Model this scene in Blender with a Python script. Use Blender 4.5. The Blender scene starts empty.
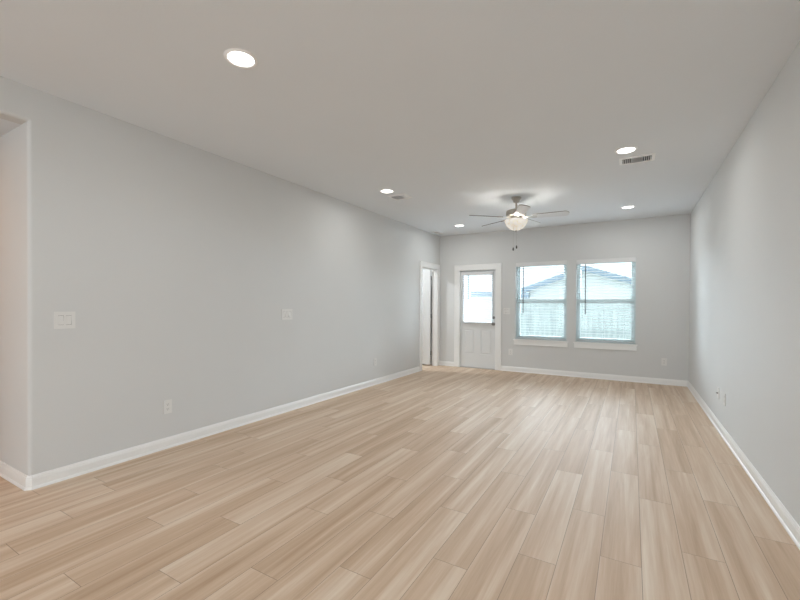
import bpy, bmesh, math, random
from mathutils import Vector, Matrix
random.seed(7)
sc = bpy.context.scene
C = sc.collection
PI = math.pi
R = math.radians

# ------------------------------------------------------------------ camera
F_PX, YAW, CY, H, PITCH, ROLL = 398.4, 0.5269, 308.59, 1.2692, -0.0079, 0.0047
XL, XR, YB, ZC = -3.5385, 0.7881, 7.7663, 2.74
_s, _c, _cp, _sp = math.sin(YAW), math.cos(YAW), math.cos(PITCH), math.sin(PITCH)
_f = Vector((-_s*_cp, _c*_cp, _sp)); _r0 = Vector((_c, _s, 0)); _u0 = Vector((_s*_sp, -_c*_sp, _cp))
_r = _r0*math.cos(ROLL) + _u0*math.sin(ROLL); _u = _u0*math.cos(ROLL) - _r0*math.sin(ROLL)
cd = bpy.data.cameras.new('camera'); cam = bpy.data.objects.new('camera', cd); C.objects.link(cam)
cd.sensor_width = 36; cd.lens = F_PX/800*36; cd.shift_y = (CY-300)/800; cd.clip_start = .02; cd.clip_end = 300
m = Matrix((_r, _u, -_f)).transposed().to_4x4(); m.translation = (0, 0, H); cam.matrix_world = m
sc.camera = cam

# ------------------------------------------------------------------ world, daylight, exposure
w = bpy.data.worlds.new('overcast_sky'); sc.world = w; w.use_nodes = True
bg = w.node_tree.nodes['Background']; bg.inputs[0].default_value = (.86, .94, 1, 1); bg.inputs[1].default_value = 2.1
sc.view_settings.view_transform = 'Standard'; sc.view_settings.look = 'None'
sc.view_settings.exposure = 0.0; sc.view_settings.gamma = 1; sc.view_settings.use_curve_mapping = False
sc.cycles.max_bounces = 10; sc.cycles.diffuse_bounces = 6; sc.cycles.transparent_max_bounces = 24
sc.cycles.sample_clamp_indirect = 4

DOWNLIGHT_W, DOWNLIGHT_COL = 6.1, (.97, .985, .97)
HALL_W, HALL_COL = 7.5, (1, .46, .15)
FAN_W, FAN_COL = 17.0, (1, .95, .88)
REAR_FILL_W, REAR_FILL_COL = 66.0, (.85, .935, .99)

def area(name, loc, rot, sx, sy, watts, col, shape='RECTANGLE', parent=None):
    d = bpy.data.lights.new(name, 'AREA'); d.shape = shape; d.size = sx
    if shape in ('RECTANGLE', 'ELLIPSE'): d.size_y = sy
    d.energy = watts; d.color = col
    o = bpy.data.objects.new(name, d); C.objects.link(o); o.location = loc; o.rotation_euler = rot; o.parent = parent
    return o
# broad soft daylight from the bright sky beyond the far windows
sd = bpy.data.lights.new('bright_sky_glow', 'SUN'); sd.energy = 42; sd.color = (.85, .90, 1); sd.angle = R(84)
so_ = bpy.data.objects.new('bright_sky_glow', sd); C.objects.link(so_); so_.location = (0, 20, 12)
so_.rotation_euler = Vector((.05, -1, -.20)).to_track_quat('-Z', 'Y').to_euler()
# fill light added in front of the unseen rear opening, behind the camera
area('rear_fill', (-1.4, -4.42, 1.25), (R(90), 0, 0), 3.2, 2.0, REAR_FILL_W, REAR_FILL_COL)

# ------------------------------------------------------------------ materials
def nt(name):
    m = bpy.data.materials.new(name); m.use_nodes = True
    return m, m.node_tree, m.node_tree.nodes['Principled BSDF']
def mat(name, col, rough=.5, metal=0, bump=0, bscale=200, spec=.5, var=0, vscale=3):
    m, t, p = nt(name)
    p.inputs['Base Color'].default_value = (*col, 1); p.inputs['Roughness'].default_value = rough
    p.inputs['Metallic'].default_value = metal; p.inputs['Specular IOR Level'].default_value = spec
    tc = t.nodes.new('ShaderNodeTexCoord')
    n = t.nodes.new('ShaderNodeTexNoise'); n.inputs['Scale'].default_value = bscale; n.inputs['Detail'].default_value = 3
    t.links.new(tc.outputs['Object'], n.inputs['Vector'])
    if bump:
        b = t.nodes.new('ShaderNodeBump'); b.inputs['Strength'].default_value = bump; b.inputs['Distance'].default_value = .002
        t.links.new(n.outputs['Fac'], b.inputs['Height']); t.links.new(b.outputs['Normal'], p.inputs['Normal'])
    if var:
        n2 = t.nodes.new('ShaderNodeTexNoise'); n2.inputs['Scale'].default_value = vscale
        t.links.new(tc.outputs['Object'], n2.inputs['Vector'])
        mx = t.nodes.new('ShaderNodeMix'); mx.data_type = 'RGBA'
        mx.inputs[6].default_value = (*[c*(1-var) for c in col], 1); mx.inputs[7].default_value = (*[min(1, c*(1+var)) for c in col], 1)
        t.links.new(n2.outputs['Fac'], mx.inputs[0]); t.links.new(mx.outputs[2], p.inputs['Base Color'])
    return m
def emit(name, col, strength, base=(.8, .8, .8)):
    m, t, p = nt(name)
    p.inputs['Base Color'].default_value = (*base, 1)
    p.inputs['Emission Color'].default_value = (*col, 1); p.inputs['Emission Strength'].default_value = strength
    return m

M = {}
M['wall'] = mat('wall_paint', (.67, .675, .67), .75, bump=.25, bscale=140, spec=.3, var=.012, vscale=2)
M['ceiling'] = mat('ceiling_paint', (.77, .80, .83), .85, bump=.3, bscale=110, spec=.2, var=.012, vscale=1.5)
M['trim'] = mat('trim_paint', (.86, .86, .85), .38, var=.01)
M['door'] = mat('door_paint', (.74, .75, .75), .4, var=.01)
M['plastic'] = mat('white_plastic', (.76, .755, .74), .35, var=.01)
M['plastic_dark'] = mat('slot_shadow_plastic', (.10, .10, .10), .6)
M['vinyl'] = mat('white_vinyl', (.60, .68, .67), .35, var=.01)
M['slat'] = mat('blind_slat_vinyl', (.60, .61, .62), .4, var=.01)
M['valance'] = mat('white_valance', (.77, .77, .77), .4, var=.01)
M['wand'] = mat('smoky_wand_plastic', (.06, .06, .065), .4)
M['nickel'] = mat('brushed_nickel', (.44, .41, .37), .32, metal=1, bump=.1, bscale=300)
M['steel'] = mat('satin_steel', (.26, .25, .24), .3, metal=1)
M['blade'] = mat('pale_washed_blade', (.74, .76, .78), .4, var=.04, vscale=9)
M['blade_rim'] = mat('brown_grey_blade_rim', (.16, .14, .12), .5)
M['blade_edge'] = mat('fob_bronze', (.09, .08, .07), .4, metal=.6)
M['vent'] = mat('white_enamel', (.93, .93, .93), .35)
M['duct'] = mat('dark_duct', (.10, .10, .11), .8)
M['threshold'] = mat('aluminium_threshold', (.6, .6, .6), .35, metal=.8)
M['subfloor'] = mat('plank_joint', (.30, .22, .17), .8)
M['lens'] = emit('lamp_lens', (1, .97, .93), 5.0)
M['siding'] = mat('painted_siding', (.66, .67, .675), .7, bump=.2, bscale=20)
M['fascia'] = mat('blue_grey_fascia', (.25, .31, .38), .6, var=.05)
M['drive'] = mat('worn_concrete', (.66, .66, .65), .9, bump=.3, bscale=60, var=.06)
M['reflector'] = mat('bounce_concrete', (.74, .73, .71), .85, bump=.3, bscale=80, var=.04)
M['grass'] = mat('lawn', (.24, .27, .19), .9, bump=.5, bscale=60, var=.2, vscale=8)

def shingle_mat():
    m, t, p = nt('pale_shingles'); p.inputs['Roughness'].default_value = .9
    tc = t.nodes.new('ShaderNodeTexCoord'); b = t.nodes.new('ShaderNodeTexBrick')
    b.inputs['Scale'].default_value = 1; b.inputs['Brick Width'].default_value = .33; b.inputs['Row Height'].default_value = .14; b.inputs['Mortar Size'].default_value = .012
    b.inputs['Color1'].default_value = (.66, .66, .65, 1); b.inputs['Color2'].default_value = (.54, .54, .54, 1); b.inputs['Mortar'].default_value = (.2, .2, .2, 1)
    t.links.new(tc.outputs['Object'], b.inputs['Vector']); t.links.new(b.outputs['Color'], p.inputs['Base Color'])
    return m
M['shingle'] = shingle_mat()
def fence_mat():
    m, t, p = nt('weathered_pine'); p.inputs['Roughness'].default_value = .85
    tc = t.nodes.new('ShaderNodeTexCoord'); mp = t.nodes.new('ShaderNodeMapping'); mp.inputs['Scale'].default_value = (14, 14, 1.2)
    n = t.nodes.new('ShaderNodeTexNoise'); n.inputs['Scale'].default_value = 1; n.inputs['Detail'].default_value = 5
    cr = t.nodes.new('ShaderNodeValToRGB'); cr.color_ramp.elements[0].position = .3; cr.color_ramp.elements[0].color = (.22, .25, .24, 1)
    cr.color_ramp.elements[1].position = .7; cr.color_ramp.elements[1].color = (.36, .39, .375, 1)
    t.links.new(tc.outputs['Object'], mp.inputs[0]); t.links.new(mp.outputs[0], n.inputs['Vector'])
    t.links.new(n.outputs['Fac'], cr.inputs[0]); t.links.new(cr.outputs[0], p.inputs['Base Color'])
    return m
M['fence'] = fence_mat()
def glass_mat():
    m = bpy.data.materials.new('window_glass'); m.use_nodes = True; t = m.node_tree; t.nodes.clear()
    o = t.nodes.new('ShaderNodeOutputMaterial'); tr = t.nodes.new('ShaderNodeBsdfTransparent'); gl = t.nodes.new('ShaderNodeBsdfGlossy')
    tr.inputs[0].default_value = (.93, .985, .985, 1); gl.inputs['Roughness'].default_value = .01
    mx = t.nodes.new('ShaderNodeMixShader'); fr = t.nodes.new('ShaderNodeFresnel'); fr.inputs[0].default_value = 1.3
    t.links.new(fr.outputs[0], mx.inputs[0]); t.links.new(tr.outputs[0], mx.inputs[1]); t.links.new(gl.outputs[0], mx.inputs[2])
    t.links.new(mx.outputs[0], o.inputs[0])
    return m
M['glass'] = glass_mat()
def bowl_mat():
    m, t, p = nt('alabaster_glass_lit'); p.inputs['Roughness'].default_value = .25; p.inputs['Base Color'].default_value = (.8, .78, .74, 1)
    tc = t.nodes.new('ShaderNodeTexCoord'); n = t.nodes.new('ShaderNodeTexNoise'); n.inputs['Scale'].default_value = 14; n.inputs['Detail'].default_value = 2
    n.inputs['Distortion'].default_value = 1.2
    cr = t.nodes.new('ShaderNodeValToRGB'); cr.color_ramp.elements[0].position = .3; cr.color_ramp.elements[0].color = (.30, .26, .20, 1)
    cr.color_ramp.elements[1].position = .62; cr.color_ramp.elements[1].color = (1, .95, .85, 1)
    t.links.new(tc.outputs['Object'], n.inputs['Vector']); t.links.new(n.outputs['Fac'], cr.inputs[0])
    t.links.new(cr.outputs[0], p.inputs['Emission Color']); p.inputs['Emission Strength'].default_value = .5
    return m
M['bowl'] = bowl_mat()

FLOOR_DARK, FLOOR_MID, FLOOR_LIGHT = (.45, .31, .205), (.62, .468, .345), (.77, .66, .54)
def floor_mat():
    m, t, p = nt('oak_vinyl_plank'); N = t.nodes.new; L = t.links.new
    tc = N('ShaderNodeTexCoord'); at = N('ShaderNodeAttribute'); at.attribute_name = 'plank'
    sep = N('ShaderNodeSeparateXYZ'); L(at.outputs['Vector'], sep.inputs[0])     # (random a, random b, tone)
    off = N('ShaderNodeVectorMath'); off.operation = 'SCALE'; off.inputs[3].default_value = 37.0
    L(at.outputs['Vector'], off.inputs[0])
    add = N('ShaderNodeVectorMath'); add.operation = 'ADD'; L(tc.outputs['Object'], add.inputs[0]); L(off.outputs[0], add.inputs[1])
    def noise(sx, sy, detail, rough=.55, dist=0):
        mp = N('ShaderNodeMapping'); mp.inputs['Scale'].default_value = (sx, sy, 1); L(add.outputs[0], mp.inputs[0])
        n = N('ShaderNodeTexNoise'); n.inputs['Scale'].default_value = 1; n.inputs['Detail'].default_value = detail
        n.inputs['Roughness'].default_value = rough; n.inputs['Distortion'].default_value = dist
        L(mp.outputs[0], n.inputs['Vector']); return n.outputs['Fac']
    streak = noise(13, .50, 2, .5, .5); mid = noise(34, 1.3, 3, .6, .6); fine = noise(150, 5, 3, .6)
    def mth(op, a, b):
        n = N('ShaderNodeMath'); n.operation = op
        for i, v in enumerate((a, b)):
            if isinstance(v, (int, float)): n.inputs[i].default_value = v
            else: L(v, n.inputs[i])
        return n.outputs[0]
    v = mth('ADD', mth('MULTIPLY', mth('SUBTRACT', streak, .5), .95), .5)
    v = mth('ADD', v, mth('MULTIPLY', mth('SUBTRACT', mid, .5), .45))
    v = mth('ADD', v, mth('MULTIPLY', mth('SUBTRACT', fine, .5), .22))
    v = mth('ADD', v, mth('MULTIPLY', mth('SUBTRACT', sep.outputs[2], .5), .16))
    cr = N('ShaderNodeValToRGB'); e = cr.color_ramp.elements
    e[0].position = .12; e[0].color = (*FLOOR_DARK, 1); e[1].position = .85; e[1].color = (*FLOOR_LIGHT, 1)
    x = e.new(.5); x.color = (*FLOOR_MID, 1)
    L(v, cr.inputs[0]); L(cr.outputs[0], p.inputs['Base Color'])
    p.inputs['Roughness'].default_value = .36; p.inputs['Specular IOR Level'].default_value = .13
    rr = mth('ADD', mth('MULTIPLY', mid, .10), .46); L(rr, p.inputs['Roughness'])
    b = N('ShaderNodeBump'); b.inputs['Strength'].default_value = .12; b.inputs['Distance'].default_value = .001
    L(fine, b.inputs['Height']); L(b.outputs[0], p.inputs['Normal'])
    return m
M['floor'] = floor_mat()

# ------------------------------------------------------------------ mesh helpers
def box(bm, x0, x1, y0, y1, z0, z1, mtx=None):
    vs = [bm.verts.new(v) for v in ((x0,y0,z0),(x1,y0,z0),(x1,y1,z0),(x0,y1,z0),(x0,y0,z1),(x1,y0,z1),(x1,y1,z1),(x0,y1,z1))]
    if mtx:
        for v in vs: v.co = mtx @ v.co
    for f in ((0,3,2,1),(4,5,6,7),(0,1,5,4),(1,2,6,5),(2,3,7,6),(3,0,4,7)): bm.faces.new([vs[i] for i in f])
    return vs
def lathe(bm, prof, seg=32, center=(0, 0), close=True):
    rings = []
    for r, z in prof:
        if r < 1e-6: rings.append([bm.verts.new((center[0], center[1], z))])
        else: rings.append([bm.verts.new((center[0]+r*math.cos(2*PI*k/seg), center[1]+r*math.sin(2*PI*k/seg), z)) for k in range(seg)])
    for a, b in zip(rings, rings[1:]):
        for k in range(seg):
            q = [a[k % len(a)], a[(k+1) % seg % len(a)], b[(k+1) % seg % len(b)], b[k % len(b)]]
            u = []
            for v in q:
                if v not in u: u.append(v)
            if len(u) > 2: bm.faces.new(u)
def tube(bm, pts, r, seg=8):
    pts = [Vector(p) for p in pts]; rings = []
    for i, p in enumerate(pts):
        d = (pts[min(i+1, len(pts)-1)]-pts[max(i-1, 0)]).normalized()
        a = d.cross(Vector((0, 0, 1)) if abs(d.z) < .9 else Vector((1, 0, 0))).normalized(); b = d.cross(a)
        rings.append([bm.verts.new(p+a*r*math.cos(2*PI*k/seg)+b*r*math.sin(2*PI*k/seg)) for k in range(seg)])
    for a, b in zip(rings, rings[1:]):
        for k in range(seg): bm.faces.new((a[k], a[(k+1) % seg], b[(k+1) % seg], b[k]))
    bm.faces.new(rings[0]); bm.faces.new(rings[-1])
def prism(bm, poly, fn0, fn1):
    """extrude a polygon: fn0/fn1 map each (a, b) to a 3D point at either end"""
    A = [bm.verts.new(fn0(*p)) for p in poly]; B = [bm.verts.new(fn1(*p)) for p in poly]
    n = len(poly)
    for i in range(n): bm.faces.new((A[i], A[(i+1) % n], B[(i+1) % n], B[i]))
    bm.faces.new(A[::-1]); bm.faces.new(B)
def obj(name, bm, m, parent=None, bevel=0, smooth=False, loc=None):
    bmesh.ops.recalc_face_normals(bm, faces=bm.faces)
    me = bpy.data.meshes.new(name); bm.to_mesh(me); bm.free(); me.materials.append(m)
    if smooth:
        for p in me.polygons: p.use_smooth = True
        try: me.set_sharp_from_angle(angle=R(35))
        except Exception: pass
    o = bpy.data.objects.new(name, me); C.objects.link(o); o.parent = parent
    if loc: o.location = loc
    if bevel:
        b = o.modifiers.new('bevel', 'BEVEL'); b.width = bevel; b.segments = 2; b.limit_method = 'ANGLE'; b.angle_limit = R(50)
    return o
def tag(o, label=None, cat=None, group=None, kind=None):
    if label: o['label'] = label
    if cat: o['category'] = cat
    if group: o['group'] = group
    if kind: o['kind'] = kind
    return o
def empty(name, loc=(0, 0, 0), rz=0):
    o = bpy.data.objects.new(name, None); C.objects.link(o); o.location = loc; o.rotation_euler = (0, 0, rz); o.empty_display_size = .1
    return o
def thing(name, label, cat, loc=(0, 0, 0), rz=0, group=None): return tag(empty(name, loc, rz), label, cat, group)
def copy_tree(o, parent=None):
    c = o.copy(); C.objects.link(c); c.parent = parent
    for ch in [x for x in list(C.objects) if x.parent == o]: copy_tree(ch, c)
    return c
def dup(root, loc, rz, label):
    c = copy_tree(root); c.location = loc; c.rotation_euler = (0, 0, rz); c['label'] = label
    return c
def struct(name, bm, m, label=None, **k):
    o = obj(name, bm, m, **k); o['kind'] = 'structure'; o['category'] = name.split('_')[0]; o['label'] = label or name
    return o
def cells(bm, u0, u1, z0, z1, holes, put):
    """fill the rectangle with blocks, leaving the holes (u0,u1,z0,z1) open"""
    us = sorted({u0, u1, *[h[0] for h in holes], *[h[1] for h in holes]}); zs = sorted({z0, z1, *[h[2] for h in holes], *[h[3] for h in holes]})
    for a, b in zip(us, us[1:]):
        run = None
        for c, d in zip(zs, zs[1:]):
            mu, mz = (a+b)/2, (c+d)/2
            if any(h[0] < mu < h[1] and h[2] < mz < h[3] for h in holes):
                if run: put(a, b, *run); run = None
            else: run = (run[0], d) if run else (c, d)
        if run: put(a, b, *run)

# ------------------------------------------------------------------ floor: individual planks laid along the room
PW, PL = .1813, 1.2135
joint = {0: 3.726, -1: 3.078, 1: 3.26, 2: 2.89, -2: 2.26, -3: 2.70, -4: 3.28, -5: 2.50, -6: 3.025, -7: 2.30, -8: 2.735, -9: 2.025,
         -10: 2.51, -12: 1.06, -13: 1.517, -14: .82, -15: 1.285, -17: .767, -18: 1.06, -19: 1.364, -11: 1.86, -16: 1.62}
def floor_planks(x_lo, x_hi, y_lo, y_hi):
    bm = bmesh.new(); lay = bm.loops.layers.float_vector.new('plank'); g = .0011
    for k in range(-40, 8):
        x0, x1 = .233+PW*k, .233+PW*(k+1)
        if x1 < x_lo or x0 > x_hi: continue
        j = joint.get(k, random.Random(k*17+5).uniform(0, PL)); j -= math.ceil((j-y_lo)/PL)*PL
        while j < y_hi:
            rr = random.Random(int(round(j*100))*131+k*977)
            c = (rr.random(), rr.random(), rr.random())
            a, b, y0, y1 = max(x0, x_lo)+g, min(x1, x_hi)-g, max(j, y_lo)+g, min(j+PL, y_hi)-g
            if b > a and y1 > y0:
                f = bm.faces.new([bm.verts.new(v) for v in ((a, y0, 0), (b, y0, 0), (b, y1, 0), (a, y1, 0))])
                for lp in f.loops: lp[lay] = c
            j += PL
    return bm
fl = struct('floor', floor_planks(-6.2, XR+.02, -4.6, YB+.1), M['floor'], 'pale oak plank floor running the length of the room')
bm = bmesh.new(); box(bm, -6.25, XR+.15, -4.65, YB+.16, -.12, -.0012)
o = obj('subfloor', bm, M['subfloor'], fl)
# thin light bevels seen along each plank are carried by the joint gap

# ------------------------------------------------------------------ ceiling and walls
T = .115; YC = 1.068; ZH = 2.505
bm = bmesh.new(); box(bm, -6.25, XR+.15, -4.65, YB+.16, ZC, ZC+.12); struct('ceiling', bm, M['ceiling'], 'pale grey painted ceiling')
bm = bmesh.new(); box(bm, -6.2, XL-T+.001, -.9, YC+.05, ZH, ZH+.1); struct('ceiling_hall', bm, M['ceiling'], 'lower ceiling of the side hall')

D2 = (6.925, 7.645, 0, 2.04)                                            # opening of the side door: y0, y1, z0, z1
bm = bmesh.new()
rad = .024
arc = [(XL-rad+rad*math.cos(a), YC+rad-rad*math.sin(a)) for a in [PI/2*i/6 for i in range(7)]]
plan = arc + [(XL-T, YC), (XL-T, YC+.3), (XL, YC+.3)]
prism(bm, plan, lambda x, y: (x, y, 0), lambda x, y: (x, y, ZC))
cells(bm, YC+.3, YB, 0, ZC, [D2], lambda a, b, c, d: box(bm, XL-T, XL, a, b, c, d))
hp = [(XL, ZC), (XL-T, ZC), (XL-T, ZH)] + [(XL-rad+rad*math.sin(a), ZH+rad-rad*math.cos(a)) for a in [PI/2*i/6 for i in range(7)]]
prism(bm, hp, lambda x, z: (x, -.9, z), lambda x, z: (x, YC+.023, z))
box(bm, XL-T, XL, -4.5, -.9, 0, ZC)
struct('wall_left', bm, M['wall'], 'long pale grey wall on the left')
bm = bmesh.new(); box(bm, -6.2, XL-T, YC, YC+T, 0, ZH+.05); struct('wall_hall', bm, M['wall'], 'wall of the side hall at the left edge')
bm = bmesh.new(); box(bm, -6.2, XL-T, -.9-T, -.9, 0, ZH+.05); struct('wall_hall_near', bm, M['wall'])
bm = bmesh.new(); box(bm, -6.2-T, -6.2, -.9-T, YC+T, 0, ZH+.05); struct('wall_hall_end', bm, M['wall'])

TB = .16
W1 = (-1.940, -1.020, .632, 2.10); W2 = (-.866, .056, .632, 2.10)
D1 = (-3.098, -2.318, 0, 2.005)
bm = bmesh.new(); cells(bm, -5.6, XR, 0, ZC, [W1, W2, D1], lambda a, b, c, d: box(bm, a, b, YB, YB+TB, c, d))
struct('wall_back', bm, M['wall'], 'grey wall at the far end with door and two windows')
bm = bmesh.new(); box(bm, XR, XR+T, -4.5-T, YB+TB, 0, ZC); struct('wall_right', bm, M['wall'], 'long pale grey wall on the right')
RW = (-3.1, .3, .15, 2.35)  # opening added out of view to bring in fill light
bm = bmesh.new(); cells(bm, XL-T, XR, 0, ZC, [RW], lambda a, b, c, d: box(bm, a, b, -4.5-T, -4.5, c, d)); struct('wall_rear', bm, M['wall'])
# small utility room behind the side door
bm = bmesh.new(); box(bm, -5.6-T, -5.6, 6.0-T, YB+TB, 0, ZC); struct('wall_utility_end', bm, M['trim'])
bm = bmesh.new(); box(bm, -5.6, XL-T, 6.0-T, 6.0, 0, ZC); struct('wall_utility_side', bm, M['trim'])

# ------------------------------------------------------------------ baseboards (profile swept along the wall foot)
BASE = [(0, 0), (.020, 0), (.0195, .008), (.017, .014), (.0125, .018), (.0120, .019), (.0120, .067), (.0095, .074), (.0095, .080), (.006, .087), (.005, .093), (0, .095)]
def sweep(bm, path, prof=BASE, side=1):
    n = len(path); rows = []
    for i, (x, y) in enumerate(path):
        ds = []
        if i: d = Vector((x-path[i-1][0], y-path[i-1][1])).normalized(); ds.append(Vector((-d.y, d.x))*side)
        if i < n-1: d = Vector((path[i+1][0]-x, path[i+1][1]-y)).normalized(); ds.append(Vector((-d.y, d.x))*side)
        nn = ds[0] if len(ds) == 1 else (ds[0]+ds[1])/(1+ds[0].dot(ds[1]))
        rows.append([bm.verts.new((x+nn.x*a, y+nn.y*a, b)) for a, b in prof])
    m_ = len(prof)
    for a, b in zip(rows, rows[1:]):
        for k in range(m_): bm.faces.new((a[k], a[(k+1) % m_], b[(k+1) % m_], b[k]))
    bm.faces.new(rows[0]); bm.faces.new(rows[-1][::-1])
bm = bmesh.new(); sweep(bm, [(-6.2, YC), (XL-.020, YC), (XL, YC+.020), (XL, D2[0]-.095)], side=-1)
struct('baseboard_left', bm, M['trim'], 'white baseboard along the left wall', smooth=False)
bm = bmesh.new(); sweep(bm, [(D1[1]+.10, YB), (XR, YB)], side=-1); sweep(bm, [(XL, YB), (D1[0]-.10, YB)], side=-1)
struct('baseboard_back', bm, M['trim'], 'white baseboard along the far wall')
bm = bmesh.new(); sweep(bm, [(XR, YB), (XR, -4.5)], side=-1); struct('baseboard_right', bm, M['trim'], 'white baseboard along the right wall')

# ------------------------------------------------------------------ doors
def panel_leaf(bm, w, h, t, panels, lite=None, y0=0):
    """door leaf in local x 0..w, z 0..h, front face at y0, with recessed and raised panels on the front and back"""
    holes = [(a, b, c, d) for a, b, c, d in panels] + ([lite] if lite else [])
    cells(bm, 0, w, 0, h, holes, lambda a, b, c, d: box(bm, a, b, y0, y0+t, c, d))
    for a, b, c, d in panels:
        box(bm, a, b, y0+.011, y0+t-.011, c, d)
        for yy, s in ((y0+.011, -1), (y0+t-.011, 1)):
            i, o_ = .032, .018
            A = [bm.verts.new(v) for v in ((a+o_, yy, c+o_), (b-o_, yy, c+o_), (b-o_, yy, d-o_), (a+o_, yy, d-o_))]
            B = [bm.verts.new(v) for v in ((a+i, yy+s*.007, c+i), (b-i, yy+s*.007, c+i), (b-i, yy+s*.007, d-i), (a+i, yy+s*.007, d-i))]
            for k in range(4): bm.faces.new((A[k], A[(k+1) % 4], B[(k+1) % 4], B[k]))
            bm.faces.new(B)
def casing(bm, a, b, top, w, put):
    """two legs and a head around an opening; put(u0,u1,z0,z1,depth)"""
    for dep, i0, i1 in ((.014, 0, w), (.018, w-.022, w-.002), (.010, -.006, .004)):
        put(a-i1, a-i0, 0, top+i1, dep); put(b+i0, b+i1, 0, top+i1, dep); put(a-i0, b+i0, top+i0, top+i1, dep)

# exterior half-glass door in the far wall
door = empty('door_1', ((D1[0]+D1[1])/2, YB, 0)); tag(door, 'white half-glass exterior door in the far wall', 'door', kind='structure')
x0, x1 = D1[0]-door.location.x, D1[1]-door.location.x
bm = bmesh.new(); casing(bm, x0+.008, x1-.008, D1[3]-.008, .112, lambda a, b, c, d, t: box(bm, a, b, -t, 0, c, d)); obj('door_casing', bm, M['trim'], door, bevel=.002)
bm = bmesh.new()
box(bm, x0, x0+.019, 0, TB, 0, D1[3]); box(bm, x1-.019, x1, 0, TB, 0, D1[3]); box(bm, x0, x1, 0, TB, D1[3]-.019, D1[3])
for a, b, c, d in ((x0+.019, x0+.032, 0, D1[3]-.019), (x1-.032, x1-.019, 0, D1[3]-.019), (x0+.019, x1-.019, D1[3]-.032, D1[3]-.019)): box(bm, a, b, .075, .10, c, d)
obj('door_jamb', bm, M['trim'], door)
bm = bmesh.new(); box(bm, x0+.019, x1-.019, .0, TB, 0, .022); obj('threshold', bm, M['threshold'], door, bevel=.004)
lx, lw, lh = x0+.022, (x1-x0)-.044, D1[3]-.019-.026-.004
lite = (.060, lw-.060, .905, lh-.060)
bm = bmesh.new()
panel_leaf(bm, lw, lh, .042, [(.075, .075+.225, .26, .765), (lw-.075-.225, lw-.075, .26, .765)], lite)
leaf = obj('door_leaf', bm, M['door'], door, loc=(lx, .031, .0225))
bm = bmesh.new()
a, b, c, d = lite
for q in ((a-.02, a+.014, c-.02, d+.02), (b-.014, b+.02, c-.02, d+.02), (a+.014, b-.014, c-.02, c+.014), (a+.014, b-.014, d-.014, d+.02)): box(bm, q[0], q[1], -.010, .052, q[2], q[3])
obj('glass_frame', bm, M['door'], leaf, bevel=.003)
bm = bmesh.new(); box(bm, a+.004, b-.004, .018, .024, c+.004, d-.004); obj('glass_pane', bm, M['glass'], leaf)
def knob_set():
    b1 = bmesh.new(); lathe(b1, [(0, 0), (.031, 0), (.031, .006), (.012, .010), (.011, .034), (.022, .040), (.028, .050), (.027, .060), (.018, .067), (0, .069)], 24)
    return b1
rot = Matrix.Rotation(R(90), 4, 'X')
bm = knob_set(); bm.transform(rot); k = obj('door_knob', bm, M['steel'], leaf, smooth=True, loc=(lw-.034, 0, .885)); tag(k, 'brushed metal door knob')
bm = bmesh.new(); lathe(bm, [(0, 0), (.028, 0), (.028, .010), (.018, .016), (0, .017)], 24); box(bm, -.004, .004, -.014, .014, .016, .030); bm.transform(rot)
k = obj('deadbolt', bm, M['steel'], leaf, smooth=True, loc=(lw-.034, 0, 1.012)); tag(k, 'brushed metal deadbolt')

# interior side door, opened away into the utility room
door = empty('door_2', (XL, (D2[0]+D2[1])/2, 0), R(90)); tag(door, 'white panelled side door standing open on the left wall', 'door', kind='structure')
h_ = (D2[1]-D2[0])/2                                                     # local x = world y, local y = -world x
bm = bmesh.new(); casing(bm, -h_+.006, h_-.006, D2[3]-.006, .098, lambda a, b, c, d, t: box(bm, a, b, -t, 0, c, d)); obj('door_casing', bm, M['trim'], door, bevel=.002)
bm = bmesh.new()
box(bm, -h_, -h_+.018, 0, T, 0, D2[3]); box(bm, h_-.018, h_, 0, T, 0, D2[3]); box(bm, -h_, h_, 0, T, D2[3]-.018, D2[3])
for a, b, c, d in ((-h_+.018, -h_+.029, 0, D2[3]-.018), (h_-.029, h_-.018, 0, D2[3]-.018), (-h_+.018, h_-.018, D2[3]-.029, D2[3]-.018)): box(bm, a, b, .035, .07, c, d)
obj('door_jamb', bm, M['trim'], door)
lw, lh = 2*h_-.042, 2.0
bm = bmesh.new(); cw = (lw-.1*2-.09)/2
ps = []
for z0_, z1_ in ((.22, .86), (1.0, 1.56), (1.68, lh-.12)):
    ps += [(.1, .1+cw, z0_, z1_), (lw-.1-cw, lw-.1, z0_, z1_)]
panel_leaf(bm, lw, lh, .035, ps)
leaf = obj('door_leaf', bm, M['door'], door, loc=(h_-.046, T+.016, .022)); leaf.rotation_euler = (0, 0, R(91))
for i, z in enumerate((.20, .98, 1.78)):
    bm = bmesh.new(); lathe(bm, [(0, 0), (.0065, 0), (.0065, .09), (0, .09)], 12); box(bm, -.001, .02, -.012, -.009, .0, .09)
    obj('hinge', bm, M['steel'], leaf, loc=(-.012, -.004, z))
bm = knob_set(); bm.transform(Matrix.Rotation(R(90), 4, 'X')); obj('door_knob', bm, M['steel'], leaf, smooth=True, loc=(lw-.06, 0, .93))

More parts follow.
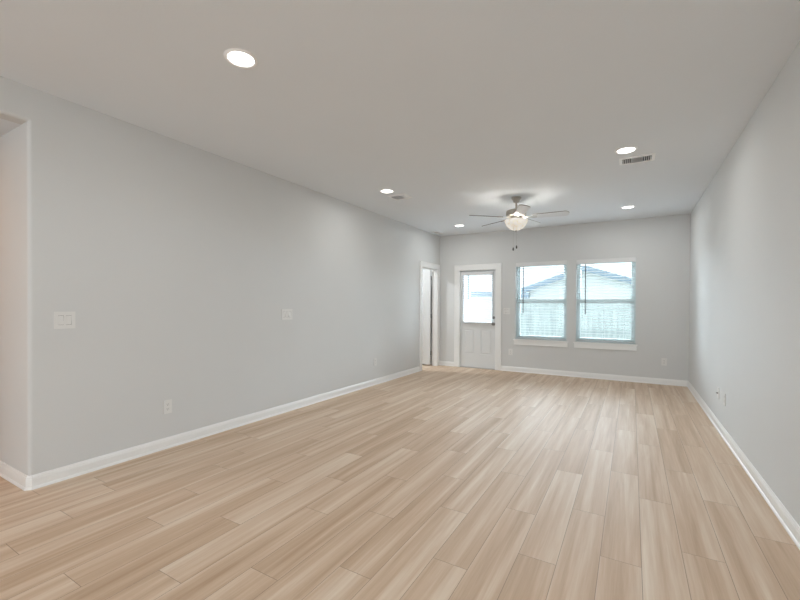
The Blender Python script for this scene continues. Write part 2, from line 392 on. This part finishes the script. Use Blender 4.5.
# ------------------------------------------------------------------ windows
def window(name, label, W, y, t):
    wn = empty(name, ((W[0]+W[1])/2, y, W[2])); tag(wn, label, 'window', kind='structure')
    h, H_ = (W[1]-W[0])/2, W[3]-W[2]
    fy0, fy1 = t-.085, t-.005
    bm = bmesh.new(); fw = .032
    box(bm, -h, -h+fw, fy0, fy1, 0, H_); box(bm, h-fw, h, fy0, fy1, 0, H_); box(bm, -h+fw, h-fw, fy0, fy1, 0, fw); box(bm, -h+fw, h-fw, fy0, fy1, H_-fw, H_)
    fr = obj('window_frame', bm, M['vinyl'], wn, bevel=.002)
    mz = 1.362-W[2]
    for nm, za, zb, ya, yb in (('lower_sash', fw, mz+.034, fy0+.01, fy0+.038), ('upper_sash', mz-.044, H_-fw, fy0+.040, fy0+.068)):
        bm = bmesh.new(); a, b, s = -h+fw, h-fw, .034
        box(bm, a, a+s, ya, yb, za, zb); box(bm, b-s, b, ya, yb, za, zb); box(bm, a+s, b-s, ya, yb, za, za+(.042 if nm == 'lower_sash' else .078)); box(bm, a+s, b-s, ya, yb, zb-(.078 if nm == 'lower_sash' else .042), zb)
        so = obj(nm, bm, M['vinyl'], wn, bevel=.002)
        bm = bmesh.new(); box(bm, a+s-.004, b-s+.004, (ya+yb)/2-.003, (ya+yb)/2+.003, za+.038, zb-.038); obj('glass_pane', bm, M['glass'], so)
    bm = bmesh.new(); box(bm, -h-.035, h+.030, -.030, 0, -.022, 0); box(bm, -h, h, 0, fy0+.002, -.022, 0.0005)
    obj('window_sill', bm, M['trim'], wn, bevel=.004)
    bm = bmesh.new(); box(bm, -h-.025, h+.020, -.014, 0, -.105, -.022); box(bm, -h-.025, h+.020, -.017, 0, -.105, -.095); obj('window_apron', bm, M['trim'], wn, bevel=.002)
    return wn
window('window_1', 'white window beside the door', W1, YB, TB)
window('window_2', 'white window nearer the right wall', W2, YB, TB)

def blind(label, x0, x1, ztop, zbot, y, wand_x, wand_z, depth=.050, pitch=.050, val_h=.078, val_y=None, tilt=-6, group=None):
    """local origin at the middle of the head rail's top"""
    cx, h = (x0+x1)/2, (x1-x0)/2
    t = thing('window_blind', label, 'blind', (cx, y, ztop), 0, group)
    val_y = depth/2+.008 if val_y is None else val_y
    bm = bmesh.new(); box(bm, -h+.006, h-.006, -depth/2, depth/2, -.045, -.002); obj('head_rail', bm, M['slat'], t)
    bm = bmesh.new(); box(bm, -h, h, -val_y-.010, -val_y, -val_h, -.001); box(bm, -h, h, -val_y-.013, -val_y, -.016, -.006); box(bm, -h, h, -val_y-.013, -val_y, -val_h+.006, -val_h+.014)
    obj('valance', bm, M['valance'], t, bevel=.002)
    bm = bmesh.new(); z = -.062; zb = zbot-ztop
    while z > zb+.03:
        mt = Matrix.Translation((0, 0, z)) @ Matrix.Rotation(R(tilt), 4, 'X'); box(bm, -h+.010, h-.010, -depth/2, depth/2, -.0017, .0017, mt); z -= pitch
    obj('slats', bm, M['slat'], t)
    bm = bmesh.new(); box(bm, -h+.010, h-.010, -depth/2, depth/2, zb, zb+.018); obj('bottom_rail', bm, M['slat'], t, bevel=.003)
    bm = bmesh.new()
    for fx in (-.62, 0, .62):
        for yy in (-depth/2-.001, depth/2+.001): tube(bm, [(h*fx, yy, -.04), (h*fx, yy, zb+.01)], .0009, 5)
    obj('ladder_cords', bm, M['slat'], t)
    bm = bmesh.new(); wz = wand_z-ztop; yy = -depth/2-.008
    tube(bm, [(wand_x-cx, yy+.004, -.04), (wand_x-cx, yy, -.07), (wand_x-cx, yy, wz)], .0075, 8); tube(bm, [(wand_x-cx, yy, wz-.002), (wand_x-cx, yy, wz+.07)], .0085, 8)
    obj('tilt_wand', bm, M['wand'], t)
    return t
blind('white horizontal blind in the window beside the door', W1[0]+.004, W1[1]-.004, W1[3]-.001, .645, YB+.031, -1.795, 1.14, group=None)
blind('white horizontal blind in the window nearer the right wall', W2[0]+.004, W2[1]-.004, W2[3]-.001, .650, YB+.031, -.715, 1.13)
dx = D1[0]+.022
blind('white horizontal blind covering the glass of the exterior door', dx+.038, dx+(D1[1]-D1[0]-.044)-.040, 1.945, .925, YB-.004, dx+.185, 1.40, depth=.036, pitch=.036, val_h=.055, val_y=.022, tilt=-14)

# ------------------------------------------------------------------ recessed ceiling lights
can = thing('recessed_light', 'round recessed ceiling light nearest the camera, large in the upper left', 'ceiling light', (-2.03, 1.586, ZC), group='recessed ceiling lights')
bm = bmesh.new(); lathe(bm, [(.074, -.001), (.076, -.006), (.082, -.008), (.092, -.005), (.096, 0)], 40); obj('trim_ring', bm, M['vent'], can, smooth=True)
bm = bmesh.new(); lathe(bm, [(0, -.0045), (.070, -.0045), (.0745, -.002)], 40); obj('lens', bm, M['lens'], can, smooth=True)
area('lamp', (0, 0, -.012), (0, 0, 0), .14, .14, DOWNLIGHT_W, DOWNLIGHT_COL, 'DISK', can)
for x, y, lb in ((-2.733, 4.351, 'round recessed ceiling light beside the vent near the left wall'), (-.059, 4.311, 'round recessed ceiling light beside the long vent near the right wall'),
                 (-.060, 6.791, 'round recessed ceiling light near the far wall, right of the fan'), (-2.743, 6.869, 'round recessed ceiling light near the far wall, left of the fan'),
                 (-.06, 1.6, 'added unseen round recessed ceiling light above the camera'), (-2.7, -1.0, 'added unseen recessed light behind the camera, left'), (-.06, -1.0, 'added unseen recessed light behind the camera, right'),
                 (-2.7, -3.2, 'added unseen recessed light by the rear wall, left'), (-.06, -3.2, 'added unseen recessed light by the rear wall, right')):  # those above and behind the camera are unseen, added to light the room
    dup(can, (x, y, ZC), 0, lb)
def lamp_variant(x, y, z, watts, col, label):
    c = dup(can, (x, y, z), 0, label)
    for ch in [o for o in C.objects if o.parent == c and o.type == 'LIGHT']:
        ch.data = ch.data.copy(); ch.data.energy = watts; ch.data.color = col
    return c
lamp_variant(-4.7, .1, ZH, HALL_W, HALL_COL, 'warm recessed light in the side hall')
lamp_variant(-4.6, 6.75, ZC, 36, (.92, .97, 1), 'recessed light in the utility room behind the side door')

# ------------------------------------------------------------------ ceiling vents
def register(label, x0, x1, y0, y1, three_way=True, group='ceiling vents'):
    cx, cy, hx, hy = (x0+x1)/2, (y0+y1)/2, (x1-x0)/2, (y1-y0)/2
    t = thing('ceiling_vent', label, 'vent', (cx, cy, ZC), 0, group); b = .028
    bm = bmesh.new()
    def fr(z0, z1, i, o_):
        box(bm, -hx+o_, -hx+i, -hy+o_, hy-o_, z0, z1); box(bm, hx-i, hx-o_, -hy+o_, hy-o_, z0, z1)
        box(bm, -hx+i, hx-i, -hy+o_, -hy+i, z0, z1); box(bm, -hx+i, hx-i, hy-i, hy-o_, z0, z1)
    fr(-.004, 0, b, 0); fr(-.010, -.004, b, .010); obj('frame', bm, M['vent'], t, bevel=.0015)
    bm = bmesh.new(); box(bm, -hx+b, hx-b, -hy+b, hy-b, -.0015, -.0005); obj('duct_opening', bm, M['duct'], t)
    bm = bmesh.new(); ix, iy = hx-b, hy-b
    if three_way:
        e = .30*ix*2
        for k in range(int((iy*2)/.017)):                                # middle louvres run along the vent
            y = -iy+.010+k*.017
            if y < iy-.004: box(bm, -ix+e, ix-e, -.0075, .0075, -.0006, .0006, Matrix.Translation((0, y, -.0075)) @ Matrix.Rotation(R(35), 4, 'X'))
        for s in (-1, 1):
            k = 0
            while k*.017 < e-.008:
                x = s*(ix-.008-k*.017); box(bm, -.0006, .0006, -iy, iy, -.006, .006, Matrix.Translation((x, 0, -.0075)) @ Matrix.Rotation(R(30*s), 4, 'Y')); k += 1
            box(bm, s*(ix-e)-.0012, s*(ix-e)+.0012, -iy, iy, -.010, -.001)
    else:
        for k in range(int((iy*2)/.020)):
            y = -iy+.012+k*.020
            if y < iy-.004: box(bm, -ix, ix, -.006, .006, -.0006, .0006, Matrix.Translation((0, y, -.0075)) @ Matrix.Rotation(R(35), 4, 'X'))
    obj('louvres', bm, M['vent'], t)
register('long white ceiling vent near the right wall', -.122, .185, 4.525, 4.735)
register('small white ceiling vent near the left wall beside a recessed light', -2.850, -2.590, 4.555, 4.775)
register('tiny white ceiling vent in the far left corner above the side door', -3.455, -3.325, 7.17, 7.45, False)

# ------------------------------------------------------------------ ceiling fan
fan = thing('ceiling_fan', 'brushed nickel ceiling fan with five pale blades and a lit glass bowl', 'ceiling fan', (-1.365, 5.47, ZC))
bm = bmesh.new(); lathe(bm, [(0, 0), (.066, 0), (.066, -.016), (.060, -.024), (.046, -.040), (.038, -.066), (.020, -.074), (0, -.074)], 32); obj('canopy', bm, M['nickel'], fan, smooth=True)
bm = bmesh.new(); lathe(bm, [(.0125, -.07), (.0125, -.145), (.024, -.150), (.026, -.168), (.0, -.170)], 20); obj('downrod', bm, M['nickel'], fan, smooth=True)
bm = bmesh.new(); lathe(bm, [(0, -.160), (.045, -.162), (.100, -.170), (.128, -.182), (.134, -.192), (.134, -.246), (.126, -.256), (.110, -.262), (.085, -.268), (0, -.268)], 40); obj('motor_housing', bm, M['nickel'], fan, smooth=True)
bm = bmesh.new(); lathe(bm, [(0, -.266), (.075, -.266), (.075, -.285), (.098, -.290), (.100, -.302), (.085, -.306), (0, -.306)], 32); obj('light_fitter', bm, M['nickel'], fan, smooth=True)
bm = bmesh.new()
outer = [(.153, -.308), (.152, -.322), (.143, -.350), (.122, -.385), (.090, -.418), (.050, -.440), (.008, -.448)]
lathe(bm, outer + [(r*.965, z+.004) for r, z in outer[::-1]] , 40); obj('glass_bowl', bm, M['bowl'], fan, smooth=True)
bm = bmesh.new(); lathe(bm, [(.006, -.306), (.006, -.440), (.016, -.449), (.017, -.455), (.009, -.462), (.006, -.470), (0, -.472)], 16); obj('finial', bm, M['nickel'], fan, smooth=True)
def blade_bm(edge=False):
    b = bmesh.new(); out = []
    L0, L1, w0, w1 = .205, .665, .056, .070
    for k in range(9): a = PI*k/8; out.append((L0+.012-.012*math.sin(a), -w0*math.cos(a)*-1*-1))
    tip = [(L1-.05+.05*math.sin(a), w1*math.cos(a)) for a in [PI*k/12 for k in range(13)]]
    pts = out + tip
    prism(b, pts, lambda x, y: (x, y, -.004), lambda x, y: (x, y, .004))
    return b
for k in range(5):
    a = R(5+72*k)
    o = obj('blade', blade_bm(), M['blade'], fan, loc=(0, 0, -.272)); o.data.materials.append(M['blade_rim'])
    for p in o.data.polygons: p.material_index = 1 if abs(p.normal.z) < .5 else 0
    o.rotation_euler = (R(-13), 0, a); o.rotation_mode = 'XYZ'
    bm = bmesh.new(); prism(bm, [(.10, -.016), (.17, -.012), (.225, -.038), (.265, -.030), (.265, .030), (.225, .038), (.17, .012), (.10, .016)], lambda x, y: (x, y, -.008), lambda x, y: (x, y, -.0032))
    obj('blade_arm', bm, M['nickel'], o)
for i, (x, y, z0_, z1_) in enumerate(((-.012, -.098, -.30, -.69), (.030, -.092, -.30, -.665))):
    bm = bmesh.new(); tube(bm, [(x, y, z0_), (x, y*1.02, z1_)], .0011, 5); ch = obj('pull_chain', bm, M['nickel'], fan)
    bm = bmesh.new(); lathe(bm, [(0, z1_+.004), (.006, z1_), (.010, z1_-.014), (.011, z1_-.028), (.006, z1_-.040), (0, z1_-.043)], 12, (x, y)); fb = obj('fob', bm, M['blade_edge'], ch, smooth=True); tag(fb, 'dark bronze pull fob')
for k in range(3):
    a = R(40+120*k); d = bpy.data.lights.new('bulb', 'POINT'); d.energy = FAN_W/3; d.color = FAN_COL; d.shadow_soft_size = .035
    o = bpy.data.objects.new('bulb', d); C.objects.link(o); o.parent = fan; o.location = (.085*math.cos(a), .085*math.sin(a), -.345)

# ------------------------------------------------------------------ switches and outlets
def plate(t, w, h, holes):
    bm = bmesh.new(); cells(bm, -w/2, w/2, -h/2, h/2, holes, lambda a, b, c, d: box(bm, a, b, -.006, 0, c, d))
    return obj('cover_plate', bm, M['plastic'], t)
def switch(label, loc, rz, gang, w, h, down=()):
    t = thing('light_switch', label, 'light switch', loc, rz, 'wall switches')
    xs = [(i-(gang-1)/2)*.046 for i in range(gang)]
    plate(t, w, h, [(x-.0175, x+.0175, -.034, .034) for x in xs])
    bm = bmesh.new()
    for x in xs: box(bm, x-.0175, x+.0175, -.0015, 0, -.034, .034)
    obj('recess', bm, M['plastic_dark'], t)
    for i, x in enumerate(xs):
        bm = bmesh.new(); s = -1 if i in down else 1
        poly = [(0, -.0325), (-.0055-.003*s, -.0325), (-.0050, 0), (-.0055+.003*s, .0325), (0, .0325)]
        prism(bm, poly, lambda a, b, x=x: (x-.0163, a, b), lambda a, b, x=x: (x+.0163, a, b)); obj('rocker', bm, M['plastic'], t, bevel=.0008)
    return t
def outlet(label, loc, rz, kind='duplex'):
    t = thing('wall_outlet', label, 'outlet', loc, rz, 'wall outlets')
    if kind == 'duplex':
        plate(t, .074, .118, [(-.0170, .0170, .0065, .0335), (-.0170, .0170, -.0335, -.0065)])
        for z in (.020, -.020):
            bm = bmesh.new(); box(bm, -.017, .017, -.0046, 0, z-.0135, z+.0135); f = obj('socket_face', bm, M['plastic'], t)
            bm = bmesh.new()
            box(bm, -.0075, -.0052, -.0049, -.004, z-.001, z+.009); box(bm, .0052, .0075, -.0049, -.004, z+.0, z+.008); box(bm, -.0025, .0025, -.0049, -.004, z-.010, z-.005)
            obj('slots', bm, M['plastic_dark'], f)
    else:
        t['category'] = 'wall jack'; t['group'] = 'cable jacks'; t.name = 'cable_jack'
        plate(t, .074, .118, [])
        bm = bmesh.new(); lathe(bm, [(.0075, .004), (.0075, .012), (.0048, .013), (.0048, .022), (0, .022)], 12); bm.transform(Matrix.Rotation(R(90), 4, 'X')); obj('connector', bm, M['steel'], t)
    return t
LW, RWZ = R(90), R(-90)
switch('white two-gang rocker switch on the left wall near the hall corner', (XL, 1.268, 1.152), LW, 2, .124, .122, down=(1,))
switch('white three-gang rocker switch midway along the left wall', (XL, 3.412, 1.157), LW, 3, .168, .126, down=(0, 1))
switch('white two-gang switch between the exterior door and the window', (-2.108, YB, 1.17), 0, 2, .124, .122)
outlet('white outlet low on the left wall nearest the camera', (XL, 2.005, .365), LW)
outlet('white outlet low on the left wall near the side door', (XL, 5.30, .365), LW)
outlet('white outlet below the switch between door and window', (-2.03, YB, .375), 0)
outlet('white outlet on the far wall between the window and right wall', (.463, YB, .370), 0)
outlet('white jack plate with a cable connector on the right wall, the farther of two', (XR, 5.24, .375), RWZ, 'coax')
outlet('white outlet on the right wall, the nearer of two plates', (XR, 4.92, .375), RWZ)

# ------------------------------------------------------------------ outdoors beyond the windows
GZ = -.45
bm = bmesh.new(); box(bm, -30, 30, YB+TB+.02, 60, GZ-.1, GZ); struct('ground', bm, M['grass'], 'lawn outside the windows')
bm = bmesh.new(); box(bm, -9, 5, YB+TB+.02, 12.2, GZ-.05, GZ+.03); struct('trim_patio', bm, M['reflector'], 'added unseen pale concrete patio outside the far wall')  # unseen slab added to bounce daylight up through the windows onto the ceiling
bm = bmesh.new(); box(bm, -30, -3.6, 12.2, 60, GZ-.05, GZ+.02); struct('trim_driveway', bm, M['drive'], 'pale concrete drive beyond the patio')
fence = thing('picket_fence', 'pale wooden privacy fence outside across the yard behind the windows', 'fence', (0, 12.5, GZ))
bm = bmesh.new(); x = -3.4
rf = random.Random(3)
while x < 12:
    ww = .136; box(bm, x, x+ww, 0, .016, .03, 1.83+rf.uniform(-.006, .006)); x += .142
obj('pickets', bm, M['fence'], fence)
bm = bmesh.new()
for z in (.3, .95, 1.6): box(bm, -3.4, 12, .017, .055, z, z+.09)
obj('rails', bm, M['fence'], fence)
for k in range(7):
    bm = bmesh.new(); x = -3.4+2.44*k; box(bm, x, x+.09, .056, .146, 0, 1.75); obj('post', bm, M['fence'], fence)

house = thing('neighbour_house', 'pale neighbouring house with a low gable and grey fascia seen through the blinds', 'house', (0, 20, GZ))
YR = 20.0
ax, az, sl = -1.86, 3.10-GZ, .345                                        # gable apex and slope
le, re = -4.75, ax+(ax+4.75)
def gz(x): return az-sl*abs(x-ax)
bm = bmesh.new()
prism(bm, [(le+.35, 0), (re-.35, 0), (re-.35, gz(re-.35)-.12), (ax, az-.12), (le+.35, gz(le+.35)-.12)], lambda x, z: (x, .35, z), lambda x, z: (x, 4, z))
box(bm, -7.55, le+.8, 1.6, 7.5, 0, 2.33); box(bm, le+.36, le+.8, .6, 1.7, 0, 2.45)
obj('wall', bm, M['siding'], house)
bm = bmesh.new()
def slab(x0_, x1_, y0_, y1_, dz0, dz1, b):
    prism(b, [(x0_, gz(x0_)+dz0), (x1_, gz(x1_)+dz0), (x1_, gz(x1_)+dz1), (x0_, gz(x0_)+dz1)], lambda x, z: (x, y0_, z), lambda x, z: (x, y1_, z))
slab(le, ax, 0.03, 5, -.02, .04, bm); slab(ax, re, .03, 5, -.02, .04, bm)
prism(bm, [(1.2, 2.42), (1.2, 2.48), (6, 4.6), (6, 4.54)], lambda y, z: (-7.75, y, z), lambda y, z: (ax, y, z))
obj('roof', bm, M['shingle'], house)
bm = bmesh.new(); slab(le, ax, 0, .03, -.23, .04, bm); slab(ax, re, 0, .03, -.23, .04, bm)
box(bm, -7.75, le, 1.15, 1.2, 2.22, 2.48); box(bm, le, le+.36, .03, 1.2, 2.12, 2.36)
obj('fascia', bm, M['fascia'], house)
